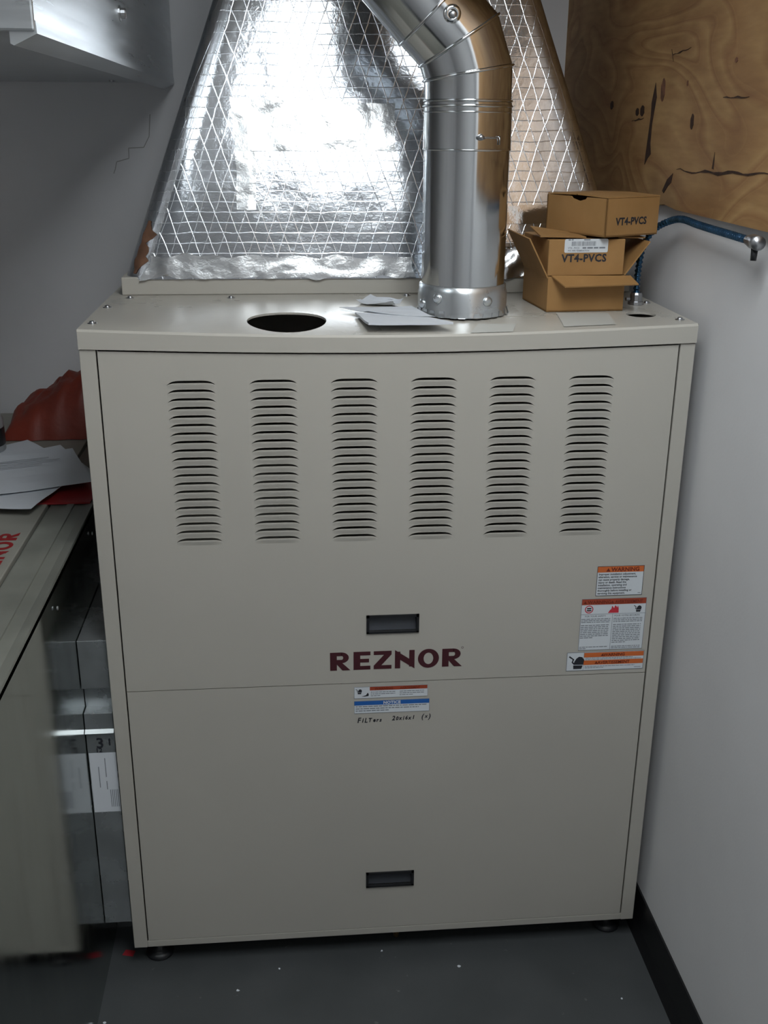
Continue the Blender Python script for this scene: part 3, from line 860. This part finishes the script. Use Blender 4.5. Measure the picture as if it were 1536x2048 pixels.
seg('elbow_gore', VC, 0, P1, 10 * dg, 0, PR)
bead('seam_bead', P1, 10 * dg, 0, PR + .0008, .0030)
seg('elbow_gore', P1, 10 * dg, P2, 32.5 * dg, a1, PR)
bead('seam_bead', P2, 32.5 * dg, a1, PR + .0008, .0030)
seg('elbow_gore', P2, 32.5 * dg, P3, 45 * dg, a2, PR)
bead('seam_bead', P3, 45 * dg, a2, PR + .0008, .0028)
seg('pipe_section', P3, 45 * dg, P4, 22 * dg, a3, PR + .001, PR)
seg('pipe_section', P4, 22 * dg, P5, 0, 0, PR)
# rivet dimple on the middle gore, facing the room
b = MB(); c = Vector((.660, PYC - PR, 1.932))
b.lathe([(.0155, 0), (.0135, -.003), (.008, -.0042), (.0075, -.0036)], 'pipe', c, 24, 'y').lathe([(.0065, -.003), (.006, -.0068), (.003, -.008), (0, -.0082)], 'screw', c + Vector((.001, 0, -.001)), 16, 'y')
b.build('rivet', flue, smooth=True)
# wire latch
b = MB(); a = 285 * dg
def onpipe(al, z, o=.004): return (PXC + (PR + o) * math.cos(al), PYC + (PR + o) * math.sin(al), z)
b.tube([onpipe(-1.52 + .05 * i, 1.7325 + (.001 if i % 2 else 0), .0045) for i in range(11)], .0016, 'screw', 6)
b.tube([onpipe(-1.02, 1.7345), onpipe(-.97, 1.736), onpipe(-.965, 1.721)], .0012, 'screw', 6)
b.tube([onpipe(-1.52, 1.7325, .002), onpipe(-1.44, 1.734, .005), onpipe(-1.36, 1.7325, .002)], [.0035, .006, .003], 'screw', 8)
b.build('latch', flue, smooth=True)
# screw heads on collar
for al, z in ((-1.15, HT + .030), (-2.3, HT + .034), (-2.8, HT + .02)):
    p = Vector(onpipe(al, z, .007)); nn = Vector((math.cos(al), math.sin(al), 0))
    MB().tube([p - nn * .002, p + nn * .002, p + nn * .004], [.010, .009, .004], 'galv', 12).build('collar_screw', flue, smooth=True)

# ------------------------------------------------------------------ cardboard boxes
def sheet(b, quad, t, key='card'):
    q = [Vector(p) for p in quad]; n_ = (q[1] - q[0]).cross(q[3] - q[0]).normalized() * t
    v = q + [p + n_ for p in q]
    b.add(v, [(3, 2, 1, 0), (4, 5, 6, 7), (0, 1, 5, 4), (1, 2, 6, 5), (2, 3, 7, 6), (3, 0, 4, 7)], key)
CT = .003
# lower carton, open, flaps out
bw, bd, bh = .155, .165, .0675
c1 = thing('cardboard_box', 'open cardboard box with spread flaps at the bottom of the stack', 'box', (.868, .136, HT + .0005), 4 * dg)
b = MB()
b.box(0, bw, 0, CT, 0, bh, 'card').box(0, bw, bd - CT, bd, 0, bh, 'card').box(0, CT, CT, bd - CT, 0, bh, 'card').box(bw - CT, bw, CT, bd - CT, 0, bh, 'card').box(0, bw, 0, bd, 0, CT, 'card')
b.build('carton', c1)
def flap(parent, quad): b = MB(); sheet(b, quad, .0025); return b.build('flap', parent)
flap(c1, [(.006, 0, bh), (bw + .010, -.001, bh - .002), (bw + .012, -.040, bh - .013), (.022, -.040, bh - .016)][::-1])
flap(c1, [(-.001, .002, bh - .004), (-.001, bd - .004, bh), (-.040, bd - .002, bh + .074), (-.040, .006, bh + .070)])
flap(c1, [(bw + .001, .004, bh), (bw + .001, bd - .004, bh), (bw + .053, bd - .004, bh + .060), (bw + .050, .010, bh + .062)][::-1])
flap(c1, [(.004, bd, bh), (bw - .004, bd, bh), (bw - .004, bd + .03, bh + .06), (.004, bd + .03, bh + .06)])
# middle box
c2 = thing('cardboard_box', 'cardboard box with white barcode sticker between two other boxes', 'box', (.8665, .138, HT + bh + .0015), 4.5 * dg)
mw, md, mh = .1525, .163, .0675
b = MB(); b.box(0, mw, 0, md, 0, mh, 'card'); b.build('carton', c2, bevel=.0015)
flap(c2, [(-.014, .012, mh + .004), (.074, .004, mh + .0025), (.072, .075, mh + .004), (-.012, .090, mh + .016)])
flap(c2, [(mw - .01, .012, mh + .001), (mw + .052, .030, mh - .002), (mw + .045, .10, mh + .001), (mw - .012, .10, mh + .001)])
d = Decal((0, -.0002, 0), FX, FZ)
d.text('VT4-PVCS', .0265, .0262, .0200, 'ink', 0, bold=.0007, sx=.96, spacing=1.10)
d.mb.build('print', c2)
d = Decal((.0305, -.0004, .0432), FX, FZ); w, hh = .087, .0255
pts = []
for cx, cy, a0 in ((w - .003, .003, -PI / 2), (w - .003, hh - .003, 0), (.003, hh - .003, PI / 2), (.003, .003, PI)):
    for i in range(5): a = a0 + PI / 2 * i / 4; pts.append((cx + .003 * math.cos(a), cy + .003 * math.sin(a)))
d.poly(pts, 'white_label')
rnd = random.Random(5); x = .014
while x < .062:
    ww = rnd.choice((.0006, .0009, .0013)); d.rect(x, .0125, ww, .0085, 'greyink', 1); x += ww + rnd.choice((.0006, .0008, .0012))
d.dashes(.007, .0228, .010, .0022, 'greyink', 1, 1); d.dashes(.038, .0228, .014, .0022, 'greyink', 1, 2)
d.text('VT4 - PVCS', .007, .0072, .0046, 'greyink', 1, bold=.0001); d.dashes(.036, .0074, .047, .0028, 'greyink', 1, 3)
d.text('PVC PIPE TERMINATION', .007, .0022, .0044, 'greyink', 1, bold=.0001, sx=.9)
d.mb.build('barcode_sticker', c2, label='white barcode sticker')
# top box, turned
tw_, td, th_ = .140, .168, .0705
c3 = thing('cardboard_box', 'cardboard box turned at an angle on top of the stack', 'box', (.970, .128, HT + bh + mh + .0065), 28 * dg)
b = MB()
b.box(0, tw_, 0, CT, 0, th_, 'card').box(0, tw_, td - CT, td, 0, th_, 'card').box(tw_ - CT, tw_, CT, td - CT, 0, th_, 'card').box(0, tw_, 0, td, 0, CT, 'card')
side = [(0, 0), (td, 0), (td, th_), (.10, th_), (.095, th_ - .004), (.075, th_ - .008), (.058, th_ - .004), (.055, th_), (0, th_)]
n = len(side); v = [(0, y, z) for y, z in side] + [(CT, y, z) for y, z in side]
b.add(v, [tuple(reversed(range(n))), tuple(range(n, 2 * n))] + [(i, (i + 1) % n, n + (i + 1) % n, n + i) for i in range(n)], 'card')
b.build('carton', c3)
flap(c3, [(.001, .0, th_ + .0006), (tw_, .0, th_ + .0006), (tw_, td / 2 - .002, th_ + .003), (.001, td / 2 - .002, th_ + .003)])
flap(c3, [(.001, td / 2 + .002, th_ + .003), (tw_, td / 2 + .002, th_ + .003), (tw_, td, th_ + .0006), (.001, td, th_ + .0006)])
d = Decal((0, -.0002, 0), FX, FZ)
d.text('VT4-PVCS', .0265, .0215, .0190, 'ink', 0, bold=.0007, sx=.95, spacing=1.06)
d.mb.build('print', c3)

# ------------------------------------------------------------------ armored cable
cable = thing('armored_cable', 'blue flexible armored cable running from the furnace lid along the right wall', 'cable', (1.075, .225, HT))
def spline(P, step=.0015):
    P = [Vector(p) for p in P]; out = []
    Q = [P[0] * 2 - P[1]] + P + [P[-1] * 2 - P[-2]]
    for i in range(1, len(Q) - 2):
        p0, p1, p2, p3 = Q[i - 1:i + 3]; n = max(2, int((p2 - p1).length / step))
        for k in range(n):
            t = k / n
            out.append(.5 * ((2 * p1) + (p2 - p0) * t + (2 * p0 - 5 * p1 + 4 * p2 - p3) * t * t + (3 * p1 - p0 - 3 * p2 + p3) * t ** 3))
    out.append(P[-1]); return out
sp = spline([(1.073, .222, HT + .022), (1.073, .224, 1.48), (1.080, .226, 1.53), (1.100, .225, 1.562), (1.115, .19, 1.580), (1.118, .13, 1.589), (1.119, .05, 1.586), (1.119, -.03, 1.584), (1.118, -.10, 1.583), (1.117, -.16, 1.582), (1.116, -.187, 1.582)])
rr = [.0060 + .0012 * math.sin(2 * PI * i * .0015 / .0085) for i in range(len(sp))]
MB().tube(sp, rr, 'conduit', 12).build('cable_jacket', cable, smooth=True)
MB().lathe([(.016, 0), (.016, .006), (.0125, .007), (.0125, .020), (.0105, .024)], 'screw', (1.073, .222, HT + .0005), 12).tube([(1.058, .218, HT + .012), (1.050, .216, HT + .012)], .0035, 'screw', 8).build('connector', cable)
MB().tube([(1.115, -.184, 1.582), (1.115, -.20, 1.582), (1.115, -.201, 1.582), (1.114, -.228, 1.581)], [.0082, .0082, .0115, .0115], 'screw', 14).tube([(1.114, -.215, 1.572), (1.113, -.217, 1.553)], [.006, .005], 'black', 8).build('connector', cable, smooth=True)

# ------------------------------------------------------------------ papers on the lid
def paper(name, label, quad, z, key='paper', curl=.003, group=None, seed=0, n=10, thick=.0006, cat='paper', prints=None):
    b = MB(); v, f = [], []
    q = [Vector((x, y, 0)) for x, y in quad]
    for lay in (0, 1):
        for j in range(n + 1):
            for i in range(n + 1):
                s, t = i / n, j / n
                p = (q[0] * (1 - s) + q[1] * s) * (1 - t) + (q[3] * (1 - s) + q[2] * s) * t
                e = (2 * abs(s - .5)) ** 3 + (2 * abs(t - .5)) ** 3
                hgt = curl * (.25 * e * (1 + noise.noise(Vector((s * 2, t * 2, seed)))) + .5 * max(0, noise.noise(Vector((s * 2.5 + seed, t * 2.5, 1)))))
                v.append((p.x, p.y, z + hgt + (thick if lay == 0 else 0)))
    N = (n + 1) ** 2
    for j in range(n):
        for i in range(n):
            a = j * (n + 1) + i; f.append((a, a + 1, a + n + 2, a + n + 1)); f.append((N + a, N + a + n + 1, N + a + n + 2, N + a + 1))
    bo = [i for i in range(n + 1)] + [j * (n + 1) + n for j in range(1, n + 1)] + [n * (n + 1) + i for i in range(n - 1, -1, -1)] + [j * (n + 1) for j in range(n - 1, 0, -1)]
    for a, c in zip(bo, bo[1:] + bo[:1]): f.append((a, N + a, N + c, c))
    b.add(v, f, key)
    if prints:
        rnd = random.Random(seed)
        for (s0, t0, s1, t1) in prints:
            v = []
            for s, t in ((s0, t0), (s1, t0), (s1, t1), (s0, t1)):
                p = (q[0] * (1 - s) + q[1] * s) * (1 - t) + (q[3] * (1 - s) + q[2] * s) * t
                v.append((p.x, p.y, z + thick + curl * .75))
            b.add(v, [(0, 1, 2, 3)], 'greyink')
    o = b.build(name, None, smooth=False)
    return tag(o, label, cat, group)
paper('folded_leaflet', 'folded white leaflet lying on the furnace lid under the loose sheet', [(.512, .002), (.665, -.000), (.62, .080), (.495, .115)], HT + .0006, curl=.004, seed=2, thick=.004)
paper('loose_sheet', 'white loose sheet lying against the flue pipe on the furnace lid', [(.468, .168), (.520, .108), (.640, .055), (.61, .175)], HT + .004, curl=.007, seed=3)
pp = paper('crumpled_slip', 'small white paper slip with a dark mark standing up behind the loose sheet', [(.505, .245), (.575, .195), (.600, .235), (.540, .315)], HT + .001, curl=.018, seed=9, prints=[(.80, .15, .92, .35)])

# ------------------------------------------------------------------ hanging duct, upper left
DX, DY0, DZ = .085, -.515, 1.852
duct = thing('sheet_metal_duct', 'shiny rectangular sheet metal duct hanging high against the back wall', 'duct', (-.2, .3, DZ))
b = MB()
b.box(-.52, DX, DY0, WALL_B, DZ, 2.36, 'galv_bright'); b.build('duct_body', duct, bevel=.003)
b = MB(); hp = [(DX + .001, DZ + .012), (DX + .0015, DZ - .002), (DX - .026, DZ - .015), (DX - .030, DZ - .013), (DX - .030, DZ + .001)]
v = [(x, y, z) for y in (DY0 + .004, WALL_B) for x, z in hp]
b.add(v, [(k, k + 1, 6 + k, 5 + k) for k in range(4)] + [(4, 3, 2, 1, 0)], 'galv_bright')
b.build('hem', duct)
b = MB(); b.lathe([(.013, 0), (.013, .002), (.009, .003), (.009, .010), (.007, .012), (0, .0125)], 'screw', (DX, .205, 1.935), 12, 'x'); b.build('bolt', duct)
for (y, z) in ((.43, 1.91), (.34, 1.872)):
    MB().box(DX, DX + .0006, y, y + .0018, z, z + .12, 'ink').build('scratch', duct) if False else None
for (x, y) in ((-.30, .40), (-.33, .95), (-.05, .98)):
    MB().lathe([(.008, 0), (.007, -.004), (0, -.005)], 'screw', (x, y, DZ), 10).build('screw', duct)

# ------------------------------------------------------------------ low unit on the left with polished side
LXR, LZT, LY0, LY1 = -.060, .985, -1.05, 1.08
low_u = thing('low_furnace', 'low grey furnace lying on its back with polished metal side and papers on top', 'furnace', (-.45, .2, 0))
MB().box(LXR - .002, LXR, LY0, LY1, 0, LZT - .012, 'galv_side').build('side_panel', low_u, label='polished galvanized side panel')
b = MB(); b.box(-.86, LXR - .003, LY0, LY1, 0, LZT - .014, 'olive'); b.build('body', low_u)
b = MB()
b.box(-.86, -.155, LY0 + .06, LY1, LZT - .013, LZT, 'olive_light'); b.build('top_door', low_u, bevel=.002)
b = MB()
b.box(-.148, LXR + .003, LY0, LY1, LZT - .013, LZT - .004, 'olive').box(-.112, -.098, LY0, LY1, LZT - .006, LZT, 'olive')
b.add([(LXR - .016, LY0, LZT - .004), (LXR - .016, LY1, LZT - .004), (LXR + .003, LY1, LZT + .002), (LXR + .003, LY0, LZT + .002), (LXR + .003, LY0, LZT - .013), (LXR + .003, LY1, LZT - .013)], [(0, 3, 2, 1), (3, 4, 5, 2)], 'olive')
b.build('top_frame', low_u)
d = Decal((-.172, -.135, LZT + .0002), (0, 1, 0), (-1, 0, 0))
reznor(d, 0, 0, .265 / 7.04, .0375, 'logo_red'); d.mb.build('logo', low_u, label='red lettering')
MB().box(-.300, -.228, .03, .135, LZT, LZT + .003, 'black').box(-.294, -.234, .036, .129, LZT + .003, LZT + .0035, 'pull').build('door_pull', low_u)
for y in (-.12, .25): MB().lathe([(.004, 0), (.004, .002), (0, .003)], 'screw', (LXR + .003, y, LZT - .05), 10, 'x').build('screw', low_u)

# narrow galvanized duct between the two units
gd = thing('return_duct', 'narrow galvanized return duct with paper sheet between the two furnaces', 'duct', (-.03, .3, 0))
gx0, gx1, gy = LXR + .001, -.002, .010
b = MB(); b.box(gx0, gx1, gy, .9, .118, .640, 'galv'); b.build('lower_panel', gd, bevel=.001)
b = MB(); b.box(gx0, gx1, gy + .028, .9, .640, .694, 'galv'); b.build('slot', gd)
b = MB(); b.box(gx0, gx1, gy + .004, .9, .694, .800, 'galv'); b.build('upper_panel', gd, bevel=.001)
b = MB(); b.add([(gx0, gy - .001, .604), (gx1, gy - .001, .604), (gx1, gy - .009, .598), (gx0, gy - .009, .598), (gx1, gy - .001, .592), (gx0, gy - .001, .592)], [(0, 3, 2, 1), (3, 5, 4, 2)], 'galv_bright'); b.build('drip_edge', gd)
b = MB(); b.box(gx0, gx1, .13, .9, 0.0, .118, 'galv'); b.build('toe_recess', gd)
d = Decal((gx0 + .002, gy - .0004, .405), FX, FZ); w, hh = gx1 - gx0 - .003, .143
d.rect(0, 0, w, hh, 'paper')
for xx, za, zb in ((.016, .06, .11), (.030, .055, .075), (.030, .085, .13)):
    d.rect(xx, za, .0016, zb - za, 'greyink', 1)
rnd = random.Random(2); x = .036
while x < w - .002: d.rect(x, .012, .0013, .042, 'greyink', 1); x += .0036
d.mb.build('paper_sheet', gd, label='white paper sheet with barcode')
d = Decal((gx0 + .006, gy - .0004, .555), FX, FZ)
d.text('3', .012, .004, .034, 'ink', 0, bold=.0006); d.text('1', .034, .010, .022, 'ink', 0, bold=.0005); d.text('12', .010, -.006, .014, 'ink', 0, bold=.0004)
d.mb.build('marker_number', gd)

# papers and things on the low unit
Zt = LZT + .0005
def rot_rect(cx, cy, ang, w=.216, h=.279):
    c, s = math.cos(ang * dg), math.sin(ang * dg)
    return [(cx + x * c - y * s, cy + x * s + y * c) for x, y in ((-w / 2, -h / 2), (w / 2, -h / 2), (w / 2, h / 2), (-w / 2, h / 2))]
grp = 'papers on the low furnace'
PLAB = ['%s in the loose pile of papers on the low furnace' % q for q in ('lowest white sheet', 'second white sheet from the bottom', 'middle white printed sheet', 'fourth white sheet from the bottom', 'topmost white printed sheet')]
tag(MB().box(-.185, LXR - .004, .300, .48, Zt - .0015, Zt + .0025, 'red_folder').build('red_folder'), 'dark red folder under the papers on the low furnace', 'folder')
LN = [(.12, .78, .7, .795), (.12, .70, .8, .712), (.12, .62, .6, .632)]
for k, (cx, cy, an) in enumerate(((-.30, .60, 38), (-.235, .535, 28), (-.345, .385, 4), (-.245, .375, -12), (-.215, .47, 20))):
    paper('printed_sheet', PLAB[k], rot_rect(cx, cy, an), Zt + .003 + k * .0042, 'paper', curl=.007, group=grp, seed=20 + k, prints=LN if k in (2, 4) else None)
bag = MB(); n1, n2 = 34, 22; v, f = [], []
for j in range(n2 + 1):
    for i in range(n1 + 1):
        u, w = i / n1, j / n2
        edge = max(0.0, min(1, 4 * (1 - u) * 1.6)) ** .5 * (max(0.0, math.sin(PI * w)) ** .45)
        prof = .035 * min(1, u * 14) + .128 * min(1, max(0, u) * 1.45) ** .85
        hgt = prof * edge * (1 + .16 * noise.noise(Vector((u * 3, w * 3, 2))) + .22 * abs(noise.noise(Vector((u * 7, w * 4, 7)))) + .10 * noise.noise(Vector((u * 16, w * 9, 4))))
        if i in (0, n1) or j in (0, n2): hgt = 0
        v.append((-.372 + .305 * u + .010 * noise.noise(Vector((w * 6, 1, 1))) * (1 - u), .790 + .26 * w + .012 * noise.noise(Vector((u * 6, 3, w))), Zt + .0012 + hgt))
for j in range(n2):
    for i in range(n1): a = j * (n1 + 1) + i; f.append((a, a + 1, a + n1 + 2, a + n1 + 1))
bag.add(v, f, 'red_cloth')
tag(bag.build('red_bag', smooth=True), 'crumpled dark red bag lying behind the papers on the low furnace', 'bag')
jug = thing('plastic_jug', 'hazy grey plastic jug standing on the low furnace beside the papers', 'jug', (-.392, .70, Zt))
MB().lathe([(0, 0), (.050, 0), (.056, .006), (.056, .085), (.050, .100), (.028, .118), (.024, .122)], 'jug', (-.392, .70, Zt), 24).build('body', jug, smooth=True)
MB().lathe([(.027, .120), (.027, .138), (.024, .141), (0, .141)], 'black', (-.392, .70, Zt), 20).build('cap', jug)
MB().lathe([(.0565, .020), (.0568, .022), (.0568, .062), (.0565, .064)], 'black', (-.392, .70, Zt), 24).build('wrap_label', jug, smooth=True)

# floor litter
tag(MB().add([(-.036, .040, .0012), (-.012, .034, .0012), (-.008, .050, .0015), (-.030, .056, .0012), (-.036, .040, 0), (-.012, .034, 0), (-.008, .050, 0), (-.030, .056, 0)],
             [(0, 1, 2, 3), (0, 4, 5, 1), (1, 5, 6, 2), (2, 6, 7, 3), (3, 7, 4, 0)], 'redtape').build('tape_scrap'), 'small red tape scrap on the floor at the furnace corner', 'tape')

for k, (x, y, r) in enumerate(((.712, -.055, .004), (.315, -.03, .003), (.226, -.085, .0035), (1.045, -.175, .003), (-.045, -.150, .004), (.545, .005, .0025))):
    rnd = random.Random(k); n = 7
    top = [(x + r * rnd.uniform(.5, 1.2) * math.cos(2 * PI * i / n), y + r * rnd.uniform(.5, 1.2) * math.sin(2 * PI * i / n), .0012) for i in range(n)]
    v = top + [(a, c, 0) for a, c, _ in top]
    tag(MB().add(v, [tuple(range(n))] + [(i, n + i, n + (i + 1) % n, (i + 1) % n) for i in range(n)], 'paper').build('paint_fleck'), 'tiny white fleck lying on the dark floor before the furnace', 'fleck', 'white flecks on the floor')

# tidy helper properties
for o in list(bpy.data.objects):
    if '_o' in o: del o['_o']
